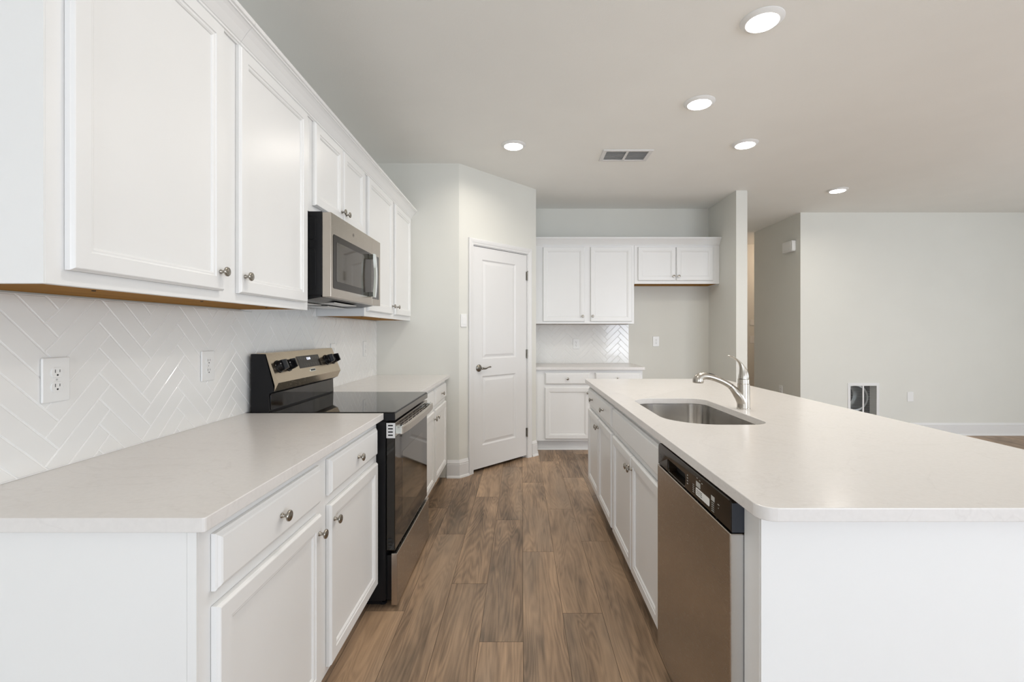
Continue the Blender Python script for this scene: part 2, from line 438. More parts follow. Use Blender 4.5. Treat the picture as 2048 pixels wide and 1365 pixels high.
d0, d1, dz0, dz1 = DT0+.004, DT1-.004, .028, DZ-.004
pu0, pu1 = .2825+.0, .735
us = [d0, pu0, pu1, d1]; zs = [dz0, .235, .880, 1.040, 1.968, dz1]
nf = -.004
grid = {}
for i, u in enumerate(us):
    for j, z in enumerate(zs): grid[i, j] = bm.verts.new(DG.p(u, nf, z))
for i in range(3):
    for j in range(5):
        if i == 1 and j in (1, 3): continue
        bm.faces.new((grid[i, j], grid[i+1, j], grid[i+1, j+1], grid[i, j+1]))
for (z0, z1) in ((zs[1], zs[2]), (zs[3], zs[4])):
    rings(bm, [rect(DG, pu0, pu1, z0, z1, nf-a_, s_) for a_, s_ in ((0, 0), (.0035, .004), (.009, .012), (.009, .020), (.003, .040), (.002, .043))])
bmesh.ops.remove_doubles(bm, verts=bm.verts, dist=1e-5)
rings(bm, [rect(DG, d0, d1, dz0, dz1, nf), rect(DG, d0, d1, dz0, dz1, nf-.035)])
bmesh.ops.remove_doubles(bm, verts=bm.verts, dist=1e-5)
leaf = finish('door_leaf', bm, M['trim'], dr)
hu, hz = .238, .958
bm = bmesh.new()
lathe(bm, DG.p(hu, nf, hz), dn.to_3d(), [(.001, 0), (.033, 0), (.034, .004), (.031, .008), (.022, .013), (.013, .016), (.0105, .022), (.0105, .045), (.012, .050), (.011, .056), (.001, .058)], 32)
h1 = finish('rose', bm, M['pewter'], dr, True); h1['label'] = 'aged pewter round rose and spindle'
bm = bmesh.new()
lv = smooth_path([(0, .050, 0, .0095, 1), (.022, .051, -.003, .0085, 1), (.048, .052, -.003, .0065, .9), (.075, .052, .006, .0055, .8), (.098, .051, .009, .0075, .8), (.115, .048, .007, .003, .7)], 6)
tube(bm, [DG.p(hu+a_, nf+b_, hz+c_) for a_, b_, c_, d_, e_ in lv], [q[3] for q in lv], 14, flat=[(q[4], 1) for q in lv], up=(0, 0, 1))
lo_ = finish('lever', bm, M['pewter'], h1, True); lo_['label'] = 'curved lever handle'
for z in (.264, 1.069, 1.867):
    bm = bmesh.new()
    lathe(bm, DG.p(DT1-.001, .006, z-.045), (0, 0, 1), [(.001, 0), (.0065, 0), (.0065, .09), (.001, .09)], 14)
    bx(bm, DG, DT1-.012, DT1+.010, -.003, .0015, z-.044, z+.044)
    if z > 1.5:
        bx(bm, DG, DT1-.003, DT1+.035, .006, .010, z+.046, z+.052); bx(bm, DG, DT1+.028, DT1+.040, .0, .012, z+.044, z+.056)
    finish('hinge', bm, M['pewter'], dr)

# ------------------------------------------------------------ cabinets
T = 0.019
def knob_bm():
    bm = bmesh.new()
    lathe(bm, (0, 0, 0), (0, 0, 1), [(.001, 0), (.0072, 0), (.0072, .0025), (.0052, .005), (.0045, .011), (.0055, .0155), (.0115, .0175), (.0150, .0200), (.0153, .0225), (.0142, .0250), (.0115, .0262), (.0095, .0258), (.0060, .0275), (.001, .0282)], 28)
    return bm
kb = knob_bm(); KM = bpy.data.meshes.new('knob'); bmesh.ops.recalc_face_normals(kb, faces=kb.faces); kb.to_mesh(KM); kb.free()
for p_ in KM.polygons: p_.use_smooth = True
KM.materials.append(M['knob'])
def knob(parent, root, fr, u, n, z):
    o = bpy.data.objects.new('knob', KM); C.objects.link(o); o.parent = parent
    o.location = fr.p(u, n, z)-root.location
    o.rotation_euler = fr.n.to_track_quat('Z', 'Y').to_euler()
    o['label'] = 'satin nickel knob'
def cab_door(root, fr, u0, u1, z0, z1, n, knob_side=None, knob_top=False, name='door'):
    bm = bmesh.new(); t = T
    prof = [(0, 0), (0, t-.0075), (.002, t-.0055), (.0025, t-.0045), (.0045, t-.0012), (.0065, t), (.043, t), (.0445, t-.0025), (.0475, t-.0035), (.052, t-.0035), (.056, t-.0065), (.0575, t-.0095)]
    rings(bm, [rect(fr, u0, u1, z0, z1, n+.001+h, s) for s, h in prof], True, True)
    o = finish(name, bm, M['white'], root)
    if knob_side is not None:
        u = u0+.024 if knob_side == 0 else u1-.024
        z = z1-.057 if knob_top else z0+(.060 if z1-z0 > .5 else .048)
        knob(o, root, fr, u, n+.001+t, z)
    return o
def drawer(root, fr, u0, u1, z0, z1, n, knobs=1, name='drawer'):
    bm = bmesh.new(); t = T
    prof = [(0, 0), (0, t-.010), (.003, t-.0075), (.0045, t-.007), (.009, t-.002), (.013, t)]
    rings(bm, [rect(fr, u0, u1, z0, z1, n+.001+h, s) for s, h in prof], True, True)
    o = finish(name, bm, M['white'], root)
    us = {0: [], 1: [(u0+u1)/2], 2: [u0+(u1-u0)*.27, u0+(u1-u0)*.75]}[knobs]
    for u in us: knob(o, root, fr, u, n+.001+t, (z0+z1)/2)
    return o
def upper(label, fr, u0, u1, nw, nf, z0, z1, doors, group='wall cabinets', skin=False):
    """nw wall side n, nf face-frame front n"""
    root = thing('wall_cabinet', fr.p((u0+u1)/2, (nw+nf)/2, z0), label, 'cabinet', group)
    bm = bmesh.new()
    bx(bm, fr, u0, u1, nw+.001, nf-T, z0+.012, z1)
    bx(bm, fr, u0, u0+.012, nw+.001, nf-T, z0, z0+.0125); bx(bm, fr, u1-.012, u1, nw+.001, nf-T, z0, z0+.0125)
    finish('body', bm, M['white'], root)
    bm = bmesh.new(); bx(bm, fr, u0, u1, nf-T, nf, z0, z1, .0008, 1)
    finish('face_frame', bm, M['white'], root)
    bm = bmesh.new(); bx(bm, fr, u0+.012, u1-.012, nw+.002, nf-T, z0+.003, z0+.0118)
    k = 0
    for u in (u0+.2, (u0+u1)/2, u1-.2):
        lathe(bm, fr.p(u, (nw+nf)/2+.07, z0+.003), (0, 0, -1), [(.001, 0), (.005, 0), (.004, .002), (.001, .0025)], 10, mi=1)
    o = finish('bottom_panel', bm, [M['maple'], M['slot']], root); o['label'] = 'bare maple underside'
    if skin:
        bm = bmesh.new(); bx(bm, fr, u0-.004, u0-.0003, nw+.001, nf, z0, z1)
        finish('side_panel', bm, M['white'], root)
    for d in doors: cab_door(root, fr, *d[:4], nf, d[4], False)
    return root
def base(label, fr, u0, u1, nw, nf, doors, drawers, group='base cabinets', end=None, kick=True, zt=.884):
    root = thing('base_cabinet', fr.p((u0+u1)/2, (nw+nf)/2, 0), label, 'cabinet', group)
    bm = bmesh.new(); t = .016
    kz = .114
    for ua, ub in ((u0, u0+t), (u1-t, u1)):
        bx(bm, fr, ua, ub, nw+.001, nf-T, kz, zt); bx(bm, fr, ua, ub, nw+.001, nf-.078, 0, kz)
    bx(bm, fr, u0+t, u1-t, nw+.001, nw+.012, 0, zt); bx(bm, fr, u0+t, u1-t, nw+.012, nf-T, kz, kz+t)
    finish('body', bm, M['white'], root)
    bm = bmesh.new(); bx(bm, fr, u0, u1, nf-T, nf, kz, zt, .0008, 1)
    finish('face_frame', bm, M['white'], root)
    if end is not None:     # finished end panel on the near side
        bm = bmesh.new(); bx(bm, fr, u0-.006, u0-.0005, nw+.001, nf-.020, 0, zt-.001)
        bx(bm, fr, u0-.006, u0-.0005, nf-.0195, nf, kz, zt-.001); bx(bm, fr, u0-.0005, u0, nw+.001, nf-.08, 0, kz)
        finish('end_panel', bm, M['white'], root)
    bm = bmesh.new(); bx(bm, fr, u0+t, u1-t, nf-.090, nf-.078, 0, kz)
    prism(bm, fr, [(nf-.0779, 0), (nf-.064, 0), (nf-.066, .01), (nf-.072, .016), (nf-.0779, .018)], u0, u1)
    finish('toe_kick', bm, M['white'], root)
    for d in doors: cab_door(root, fr, *d[:4], nf, d[4], True)
    for d in drawers: drawer(root, fr, *d[:4], nf, d[4], 'drawer' if d[4] else 'false_drawer_front')
    return root

NW = XW; NU = -.988; NB = -.675
Z0, Z1 = 1.3916, 2.306
dz = (1.425, 2.284)
upper('white two-door wall cabinet nearest the camera, left of the microwave', LEFT, .975, 2.170, NW, NU, Z0, Z1,
      [(1.015, 1.536, *dz, 1), (1.622, 2.134, *dz, 0)], skin=True)
upper('short white two-door wall cabinet above the microwave', LEFT, 2.173, 2.948, NW, NU, 1.853, Z1,
      [(2.216, 2.555, 1.889, 2.284, 1), (2.570, 2.910, 1.889, 2.284, 0)])
upper('white two-door wall cabinet between the microwave and the pantry wall', LEFT, 2.951, 4.169, NW, NU, Z0, Z1,
      [(2.990, 3.545, *dz, 1), (3.625, 4.120, *dz, 0)])
UB = -5.39; DB = -5.09
upper('taller two-door white wall cabinet on the far wall beside the pantry door', BACK, B.x+.001, 1.291, -YB, UB, 1.3876, Z1,
      [(.2457, .723, 1.413, 2.266, 1), (.789, 1.263, 1.413, 2.266, 0)])
upper('shallow-height white two-door cabinet bridging the empty fridge alcove', BACK, 1.293, PX0-.001, -YB, UB, 1.846, Z1,
      [(1.333, 1.762, 1.881, 2.266, 1), (1.772, 2.192, 1.881, 2.266, 0)])

DRW = (.727, .852); DOR = (.136, .694)
base('white base cabinet nearest the camera left of the range, two drawers over two doors', LEFT, .982, 2.182, NW, NB,
     [(1.020, 1.545, *DOR, 1), (1.620, 2.150, *DOR, 0)], [(1.020, 1.545, *DRW, 1), (1.620, 2.150, *DRW, 1)], end=1)
base('white base cabinet between the range and the pantry wall', LEFT, 2.953, 4.142, NW, NB,
     [(2.990, 3.545, *DOR, 1), (3.600, 4.105, *DOR, 0)], [(2.990, 3.545, *DRW, 1), (3.600, 4.105, *DRW, 1)])
base('white base cabinet on the far wall beside the pantry door', BACK, B.x+.001, 1.310, -YB, DB,
     [(.2535, .739, *DOR, 1), (.798, 1.285, *DOR, 0)], [(.2535, .739, *DRW, 1), (.798, 1.285, *DRW, 1)])
IF = -.545; IBK = -1.13       # island face n, back n (n = -x)
base('white sink base cabinet in the island beside the dishwasher', ISL, 1.772, 2.737, IBK, IF,
     [(1.800, 2.262, *DOR, 1), (2.268, 2.722, *DOR, 0)], [(1.800, 2.722, *DRW, 0)], group='island cabinets')
base('white island cabinet at the far end with one wide drawer over two doors', ISL, 2.740, 3.755, IBK, IF,
     [(2.765, 3.232, *DOR, 1), (3.238, 3.715, *DOR, 0)], [(2.765, 3.715, *DRW, 2)], group='island cabinets')

# island end panel and knee wall
root = thing('island_end_panel', (.84, 1.11, 0), 'wide flat white panel closing the near end of the island', 'panel')
bm = bmesh.new(); bx(bm, WORLD, .5455, 1.132, 1.070, 1.076, 0, .884, .0008, 1); finish('panel', bm, M['white'], root)
bm = bmesh.new(); bx(bm, WORLD, .545, .564, 1.0765, 1.150, .0, .884, .0008, 1); bx(bm, WORLD, .564, 1.125, 1.130, 1.148, 0, .884); finish('stile', bm, M['white'], root)
bm = bmesh.new(); bx(bm, WORLD, 1.1335, 1.25, 1.078, 3.755, 0, .884, .001, 1)
tag(finish('island_back_panel', bm, M['white']), 'white back wall of the island under the counter overhang', 'panel')

# crown moulding
CR = [(0, 2.2865), (.005, 2.2865), (.007, 2.291), (.011, 2.2935), (.011, 2.3005), (.014, 2.3025), (.020, 2.311), (.030, 2.326), (.042, 2.341), (.050, 2.3485), (.054, 2.350), (.054, 2.3555), (.060, 2.358), (.062, 2.362), (.062, 2.371), (0, 2.371)]
def crown(label, fr, nf, u0, u1):
    bm = bmesh.new(); prism(bm, fr, [(nf+.0005+a_, b_) for a_, b_ in CR], u0, u1)
    bx(bm, fr, u0, u1, nf-.3, nf+.0005, 2.3065, 2.318)
    tag(finish('crown_moulding', bm, M['white']), label, 'moulding', 'crown mouldings')
crown('short near length of white crown moulding above the left cabinets, up to the joint', LEFT, NU, .975, 1.6335)
crown('long white crown moulding above the microwave run of cabinets', LEFT, NU, 1.6345, 4.169)
crown('white crown moulding above the cabinets on the far wall', BACK, UB, B.x+.001, PX0-.001)

# ------------------------------------------------------------ countertops
def counter(label, outline, holes=()):
    bm = plate2d([outline]+list(holes), .030, .0022, lambda x, y, h: Vector((x, y, .884+h)))
    return tag(finish('countertop', bm, M['quartz'], None, True), label, 'countertop')
counter('white quartz countertop nearest the camera, left of the range', rrect(XW+.001, -.640, .950, 2.184, [0, .006, .004, 0], 3))
counter('small white quartz countertop between the range and the pantry wall', rrect(XW+.001, -.640, 2.951, 4.169, [0, .004, .002, 0], 3))
counter('greyish quartz countertop on the far wall beside the fridge alcove', rrect(B.x+.001, 1.330, 5.052, YB-.001, [0, .006, 0, 0], 3))
SX0, SX1, SY0, SY1 = .618, 1.026, 1.912, 2.675
def sink_outline(ins=0, seg=10):
    return rrect(SX0+ins, SX1-ins, SY0+ins, SY1-ins, [.200-ins, .085-ins, .085-ins, .130-ins], seg)
counter('large white quartz island countertop around the sink', rrect(.512, 1.612, 1.004, 3.795, [.036, .03, .03, .01], 6), [sink_outline()])

# ------------------------------------------------------------ backsplashes in herringbone
def clip(poly, a, b_, c):     # keep a*x+b*y<=c
    out = []
    for i in range(len(poly)):
        p, q = poly[i], poly[(i+1) % len(poly)]
        dp, dq = a*p[0]+b_*p[1]-c, a*q[0]+b_*q[1]-c
        if dp <= 0: out.append(p)
        if dp*dq < 0:
            t = dp/(dp-dq); out.append((p[0]+(q[0]-p[0])*t, p[1]+(q[1]-p[1])*t))
    return out
def area2(poly): return sum(poly[i][0]*poly[(i+1) % len(poly)][1]-poly[(i+1) % len(poly)][0]*poly[i][1] for i in range(len(poly)))/2
def inset(poly, d):
    out = list(poly); n = len(poly)
    for i in range(n):
        p, q = poly[i], poly[(i+1) % n]; ex, ey = q[0]-p[0], q[1]-p[1]; l = math.hypot(ex, ey)
        if l < 1e-6: continue
        nx, ny = ey/l, -ex/l
        out = clip(out, nx, ny, nx*p[0]+ny*p[1]-d)
        if len(out) < 3: return None
    cl_ = [out[0]]
    for q in out[1:]:
        if math.hypot(q[0]-cl_[-1][0], q[1]-cl_[-1][1]) > 1e-5: cl_.append(q)
    return cl_ if len(cl_) > 2 and area2(cl_) > 2e-6 else None
TW, TL = .0547, .229
def herring(bm, fr, n0, u0, u1, z0, zmax, ou, oz):
    s2 = math.sqrt(.5)
    def rot(x, y): return (ou+(x-y)*s2, oz+(x+y)*s2)
    for m_ in range(-14, 15):
        for k in range(-30, 31):
            for kind in (0, 1):
                bxo, byo = k*TW+m_*TL, k*TW-m_*TL
                if kind == 0: c4 = [(bxo, byo), (bxo+TL, byo), (bxo+TL, byo+TW), (bxo, byo+TW)]
                else: c4 = [(bxo, byo+TW), (bxo+TW, byo+TW), (bxo+TW, byo+TW+TL), (bxo, byo+TW+TL)]
                poly = [rot(*c) for c in c4]
                if max(p[0] for p in poly) < u0 or min(p[0] for p in poly) > u1: continue
                zt = zmax(poly)
                for a_, b_, c_ in ((1, 0, u1), (-1, 0, -u0), (0, 1, zt), (0, -1, -z0)):
                    poly = clip(poly, a_, b_, c_)
                    if len(poly) < 3: break
                if len(poly) < 3: continue
                if area2(poly) < 0: poly = poly[::-1]
                p1 = inset(poly, .0008)
                if not p1: continue
                p2 = inset(p1, .0008); p3 = inset(p1, .0024)
                if not p2 or not p3: continue
                ta, tb = random.uniform(-.0045, .0045), random.uniform(-.0045, .0045)
                cu_, cz_ = sum(p[0] for p in poly)/len(poly), sum(p[1] for p in poly)/len(poly)
                f_ = lambda pl, h, tilt: [bm.verts.new(fr.p(p[0], n0+h+((p[0]-cu_)*ta+(p[1]-cz_)*tb if tilt else 0), p[1])) for p in pl]
                V1, V2, V3 = f_(p1, .0, 0), f_(p2, .0028, 1), f_(p3, .0038, 1)
                bm.faces.new(V3)
                for X, Y_ in ((V1, V2), (V2, V3)):
                    if len(X) == len(Y_):
                        for i in range(len(X)): bm.faces.new((X[i], X[(i+1) % len(X)], Y_[(i+1) % len(X)], Y_[i]))
                    else:
                        bm.faces.new(X)
bm = bmesh.new()
bx(bm, LEFT, .952, 4.168, XW+.0005, XW+.0071, .9145, Z0-.002, mi=1)
bx(bm, LEFT, 2.18, 2.94, XW+.0005, XW+.0071, Z0-.002, 1.50, mi=1)
herring(bm, LEFT, XW+.0048, .953, 4.166, .9155, lambda pl: 1.50 if min(p[0] for p in pl) > 2.18 and max(p[0] for p in pl) < 2.94 else Z0-.003, 1.303, 1.197)
tag(finish('backsplash', bm, [M['tile'], M['grout']]), 'long white herringbone tile backsplash behind the range and left counters', 'backsplash')
bm = bmesh.new()
bx(bm, BACK, B.x+.002, 1.301, -YB+.0005, -YB+.0068, .9145, 1.3855, mi=1)
herring(bm, BACK, -YB+.0048, B.x+.003, 1.2995, .9155, lambda pl: 1.3855, .393, 1.116)
tag(finish('backsplash', bm, [M['tile'], M['grout']]), 'small herringbone tile backsplash on the far wall beside the pantry', 'backsplash')

# ------------------------------------------------------------ outlets, switches
def wall_plate(name, fr, u, n, z, label, cat, kind='duplex', w_=.078, h_=.122, group=None, detail=True):
    root = thing(name, fr.p(u, n, z), label, cat, group)
    bm = plate2d([rrect(u-w_/2, u+w_/2, z-h_/2, z+h_/2, .004, 3)], .0065, .0028, lambda x, y, h: fr.p(x, n+.0003+h, y), 3)
    finish('cover_plate', bm, M['plastic'], root, True)
    if kind == 'duplex':
        for dz_ in (.0195, -.0195):
            r_ = .0172; ol = []
            for k in range(48):
                a = 2*math.pi*k/48; ol.append((u+r_*math.cos(a), z+dz_+max(-.0142, min(.0142, r_*math.sin(a)))))
            bm = plate2d([ol], .003, .0006, lambda x, y, h: fr.p(x, n+.0062+h, y), 1)
            rc = finish('receptacle', bm, M['plastic'], root, True)
            bm = bmesh.new(); t_ = n+.0088
            bx(bm, fr, u-.0072, u-.0054, t_, t_+.0007, z+dz_-.0005, z+dz_+.0085); bx(bm, fr, u+.0054, u+.0070, t_, t_+.0007, z+dz_+.0005, z+dz_+.0078)
            lathe(bm, fr.p(u, t_, z+dz_-.0068), fr.n, [(.001, 0), (.0026, 0), (.0026, .0007), (.001, .0007)], 12)
            finish('slots', bm, M['slot'], rc)
        bm = bmesh.new(); lathe(bm, fr.p(u, n+.0062, z), fr.n, [(.001, 0), (.003, 0), (.0025, .001), (.001, .0012)], 12)
        finish('screw', bm, M['ink'], root)
    elif kind == 'rocker':
        bm = bmesh.new(); bx(bm, fr, u-.0165, u+.0165, n+.006, n+.0095, z-.033, z+.033, .001, 1); finish('rocker', bm, M['plastic'], root)
    else:
        for s in (-.041, .041):
            bm = bmesh.new(); lathe(bm, fr.p(u, n+.0062, z+s), fr.n, [(.001, 0), (.003, 0), (.0025, .001), (.001, .0012)], 12)
            finish('screw', bm, M['plastic'], root)
    return root
TF = XW+.0088; G1 = 'duplex outlets in the tile backsplashes'
wall_plate('wall_outlet', LEFT, 1.290, TF, 1.160, 'white outlet on the herringbone tile nearest the camera', 'outlet', group=G1)
wall_plate('wall_outlet', LEFT, 1.915, TF, 1.153, 'white outlet on the tile just left of the range', 'outlet', group=G1)
wall_plate('wall_outlet', LEFT, 3.190, TF, 1.152, 'white outlet on the tile just past the range', 'outlet', group=G1)
wall_plate('wall_outlet', LEFT, 3.840, TF, 1.155, 'white outlet on the tile nearest the pantry corner', 'outlet', group=G1)
wall_plate('wall_outlet', BACK, .662, -YB+.0088, 1.150, 'white outlet on the far tile backsplash', 'outlet', group=G1)
wall_plate('wall_outlet', BACK, 1.631, -YB, 1.178, 'white outlet on the painted wall of the empty fridge alcove', 'outlet')
wall_plate('blank_wall_plate', BACK, 4.862, -YR, .483, 'blank white plate low on the living room wall right of the vent', 'wall plate', 'blank')
HL = Fr((0, 0), (0, 1), (-1, 0))
wall_plate('wall_outlet', HL, 6.32, -XR, .515, 'white outlet low on the dark hallway wall', 'outlet')
wall_plate('light_switch', DG, .052, 0, 1.395, 'white rocker switch on the angled wall left of the pantry door', 'switch', 'rocker', w_=.070, h_=.115)
wall_plate('thermostat', BACK, 3.945, -8.01, 1.455, 'small white control plate on the lit wall at the hallway end, upper', 'thermostat', 'blank', w_=.10, h_=.10)
wall_plate('light_switch', BACK, 3.945, -8.01, 1.165, 'white switch on the lit wall at the hallway end, lower', 'switch', 'rocker', w_=.11)

# door chime
root = thing('door_chime', (XR-.03, 6.09, 2.39), 'white plastic door chime box high on the hallway wall', 'chime')
bm = plate2d([rrect(5.975, 6.205, 2.325, 2.465, .02, 4)], .05, .008, lambda x, y, h: HL.p(x, -XR+h, y), 3); finish('cover', bm, M['plastic'], root, True)
bm = bmesh.new(); bx(bm, HL, 6.01, 6.17, -XR+.0495, -XR+.053, 2.345, 2.445, .003, 2); finish('front_panel', bm, M['plastic'], root)

# wall return vent
root = thing('return_air_vent', (4.275, YR, .43), 'square white louvred vent low on the living room wall, dark behind', 'vent')
bm = plate2d([rrect(4.078, 4.472, .213, .655, .003, 2), rrect(4.112, 4.262, .247, .620, .001, 1)[::-1], rrect(4.280, 4.438, .247, .620, .001, 1)[::-1]], .008, .0015, lambda x, y, h: BACK.p(x, -YR+h, y), 1)
finish('frame', bm, M['trim'], root)
bm = bmesh.new()
for (a0, a1) in ((4.112, 4.262), (4.280, 4.438)):
    for k in range(26):
        z = .252+k*.0145; pr = [(-YR-.005, z), (-YR-.005, z+.0014), (-YR+.004, z+.0028), (-YR+.004, z+.0013)]
        prism(bm, BACK, pr, a0-.001, a1+.001)
finish('louvres', bm, M['trim'], root)
bm = bmesh.new(); lathe(bm, (4.262, YR+.13, .455), (0, 1, 0), [(.150, 0), (.172, 0), (.178, .015), (.172, .03), (.172, .25), (.150, .25)], 48, cap=False)
bx(bm, WORLD, 4.47, 4.50, YR+.30, YR+.32, .13, .75)
bm.verts.ensure_lookup_table()
finish('duct_collar', bm, M['duct'], root, True)
bm = bmesh.new()
bx(bm, WORLD, 3.95, 3.96, YR+.121, YR+.62, .10, .80); bx(bm, WORLD, 4.60, 4.61, YR+.121, YR+.62, .10, .80)
bx(bm, WORLD, 3.96, 4.60, YR+.61, YR+.62, .10, .80); bx(bm, WORLD, 3.96, 4.60, YR+.121, YR+.61, .10, .11); bx(bm, WORLD, 3.96, 4.60, YR+.121, YR+.61, .79, .80)
finish('plenum', bm, M['rough_in'], root)

# ceiling supply register
root = thing('ceiling_register', (.88, 3.975, H), 'rectangular white air register in the kitchen ceiling', 'vent')
def CP(x, y, h): return Vector((x, y, H-.0003-h))
bm = plate2d([rrect(.672, 1.085, 3.852, 4.100, .003, 2), rrect(.705, .868, 3.880, 4.072, .001, 1)[::-1], rrect(.889, 1.052, 3.880, 4.072, .001, 1)[::-1]], .009, .003, CP, 2)
finish('frame', bm, M['trim'], root)
bm = bmesh.new()
for (a0, a1) in ((.705, .868), (.889, 1.052)):
    for k in range(7):
        y = 3.888+k*.0285
        pr = [(y, H-.0075), (y+.0015, H-.0080), (y+.0175, H+.0090), (y+.0160, H+.0095)]
        prism(bm, WORLD, pr, a0-.001, a1+.001)
finish('louvres', bm, M['trim'], root)
bm = bmesh.new(); bx(bm, WORLD, .702, 1.055, 3.877, 4.075, H+.085, H+.095)
for b_ in ((.702, .706, 3.877, 4.075), (1.051, 1.055, 3.877, 4.075), (.706, 1.051, 3.877, 3.881), (.706, 1.051, 4.071, 4.075)): bx(bm, WORLD, *b_, H+.012, H+.085)
finish('dark_throat', bm, M['rough_in'], root)

# recessed lights
def downlight(x, y, label, r=.098, grp='recessed ceiling lights'):
    root = thing('recessed_light', (x, y, H), label, 'ceiling light', grp)
    bm = bmesh.new(); lathe(bm, (x, y, H), (0, 0, -1), [(r-.03, .0005), (r, .0005), (r, .003), (r-.003, .006), (r-.022, .0155), (r-.0245, .0155), (r-.025, .013), (r-.03, .0005)], 48, cap=False)
    finish('trim_ring', bm, M['plastic'], root, True)
    bm = bmesh.new(); lathe(bm, (x, y, H), (0, 0, -1), [(r-.0248, .0145), (r-.027, .0175), (r-.05, .0195), (.001, .0205)], 48)
    finish('lens', bm, M['lens'], root, True)
downlight(1.155, 2.255, 'glowing round recessed light nearest the camera, top right')
downlight(1.160, 3.065, 'glowing round recessed light second nearest, above the island')
downlight(-.064, 3.760, 'glowing round recessed light above the aisle before the pantry')
downlight(1.777, 3.735, 'glowing round recessed light right of the ceiling register')
downlight(3.325, 4.945, 'farthest glowing round recessed light, toward the living room wall')
l = bpy.data.lights.new('hall_lamp_bulb', 'POINT'); l.energy = 15; l.color = (1.0, .76, .58); l.shadow_soft_size = .08
o = bpy.data.objects.new('hall_lamp_bulb', l); C.objects.link(o); o.location = (4.5, 7.3, H-.25)
# unseen ceiling lights added as fill above the aisle and living room
for (lx, ly) in ((-.064, 1.50), (3.3, 2.3), (5.4, 1.0)):
    bm = bmesh.new(); lathe(bm, (lx, ly, H), (0, 0, -1), [(.0005, .0002), (.098, .0005), (.098, .003), (.076, .014), (.055, .017), (.001, .018)], 32)
    struct(finish('added_fill_light', bm, M['lens'], None, True))
for (lx, ly, pw) in ((1.155, 2.255, 5.6), (1.160, 3.065, 5.6), (-.064, 3.760, 5.6), (1.777, 3.735, 5.6), (3.325, 4.945, 5.6), (-.064, 1.50, 4.6), (3.3, 2.3, 15), (5.4, 1.0, 15)):  # last three belong to the added fill lights
    l = bpy.data.lights.new('recessed_and_fill_beam', 'AREA'); l.shape = 'DISK'; l.size = .14; l.energy = pw; l.color = (1.0, .93, .84); l.spread = math.radians(160)
    o = bpy.data.objects.new('recessed_and_fill_beam', l); C.objects.link(o); o.location = (lx, ly, H-.024)

# ------------------------------------------------------------ microwave
root = thing('microwave', (-1.08, 2.56, 1.44), 'brown-tinted stainless steel over-the-range microwave with black window', 'microwave')
MY0, MY1 = 2.178, 2.940
bm = bmesh.new(); bx(bm, LEFT, MY0, MY1, XW+.004+.005, -.925, 1.462, 1.8515, .002, 1)
for (za, zb) in ((1.49, 1.68), (1.72, 1.83)):     # pressed rails on the side
    for ol in (rrect(-1.10, -.955, za, zb, .02, 4),):
        N_ = len(ol)
        tube(bm, [(x, MY0-.0005, z) for x, z in ol+ol[:1]], .0012, 6)
lathe(bm, (-.939, MY0, 1.805), (0, -1, 0), [(.001, 0), (.005, 0), (.004, .002), (.001, .0025)], 14)
finish('housing', bm, M['black'], root)
def steel_face(name, y0, y1, mat, hole=None):
    ols = [rrect(y0, y1, 1.4535, 1.8480, .003, 3)]
    return finish(name, plate2d(ols, .041, .002, lambda x, y, h: LEFT.p(x, -.924+h, y), 2), mat, root, True)
md = steel_face('door', MY0+.001, 2.7765, M['steel'])
cp = steel_face('control_side', 2.7785, MY1-.002, M['steel'])
bm = plate2d([rrect(2.203, 2.772, 1.4965, 1.7515, .012, 5)], .0012, .0003, lambda x, y, h: LEFT.p(x, -.8829+h, y), 1)
wn = finish('window_border', bm, M['panelblack'], md)
bm = plate2d([rrect(2.240, 2.640, 1.532, 1.720, .010, 5)], .0008, .0002, lambda x, y, h: LEFT.p(x, -.8817+h, y), 1)
finish('window', bm, M['winglass'], wn)
bm = plate2d([rrect(2.781, 2.905, 1.490, 1.7515, .003, 2)], .0012, .0003, lambda x, y, h: LEFT.p(x, -.8829+h, y), 1)
cg = finish('control_glass', bm, M['blackglass'], cp)
bm = bmesh.new()
for r_ in range(6):
    for c_ in range(3):
        bx(bm, LEFT, 2.800+c_*.032, 2.816+c_*.032, -.8817, -.8814, 1.510+r_*.026, 1.5125+r_*.026)
finish('key_legends', bm, M['inkdim'], cg)
bm = bmesh.new(); lathe(bm, LEFT.p(2.47, -.8829, 1.7995), (1, 0, 0), [(.0085, 0), (.0095, 0), (.0095, .0006), (.0085, .0006), (.0085, 0)], 28, cap=False)
join(bm, text_bm('GE', .009, lambda x, y, h: LEFT.p(2.47+x, -.8829+h, 1.7995+y), .0006))
finish('emblem', bm, M['inkdim'], md)
# handle: curved flat chrome bar on two end posts
bm = bmesh.new()
hp = smooth_path([(-.856, 1.492), (-.851, 1.53), (-.847, 1.615), (-.851, 1.70), (-.856, 1.742)], 6)
lo = []
for x, z in hp: lo.append([Vector((x-.002, 2.704, z)), Vector((x+.009, 2.708, z)), Vector((x+.009, 2.736, z)), Vector((x-.002, 2.740, z))])
rings(bm, lo, True, True)
for za, zb in ((1.492, 1.522), (1.712, 1.742)): bx(bm, LEFT, 2.704, 2.740, -.8829, -.851, za, zb, .003, 2)
finish('handle', bm, M['chrome'], md)
bm = bmesh.new(); bx(bm, LEFT, MY0+.01, MY1-.01, XW+.02, -.94, 1.452, 1.4615)
prism(bm, LEFT, [(-.93, 1.4615), (-.93, 1.4535), (-1.0, 1.441), (-1.25, 1.436), (-1.25, 1.4615)], MY0+.004, MY1-.004)
un = finish('underside', bm, M['black'], root)
bm = bmesh.new()
for y0 in (2.22, 2.60): bx(bm, LEFT, y0, y0+.29, -1.22, -1.07, 1.4335, 1.4375, .001, 1)
bx(bm, LEFT, 2.40, 2.72, -1.04, -.955, 1.4395, 1.444, .001, 1)
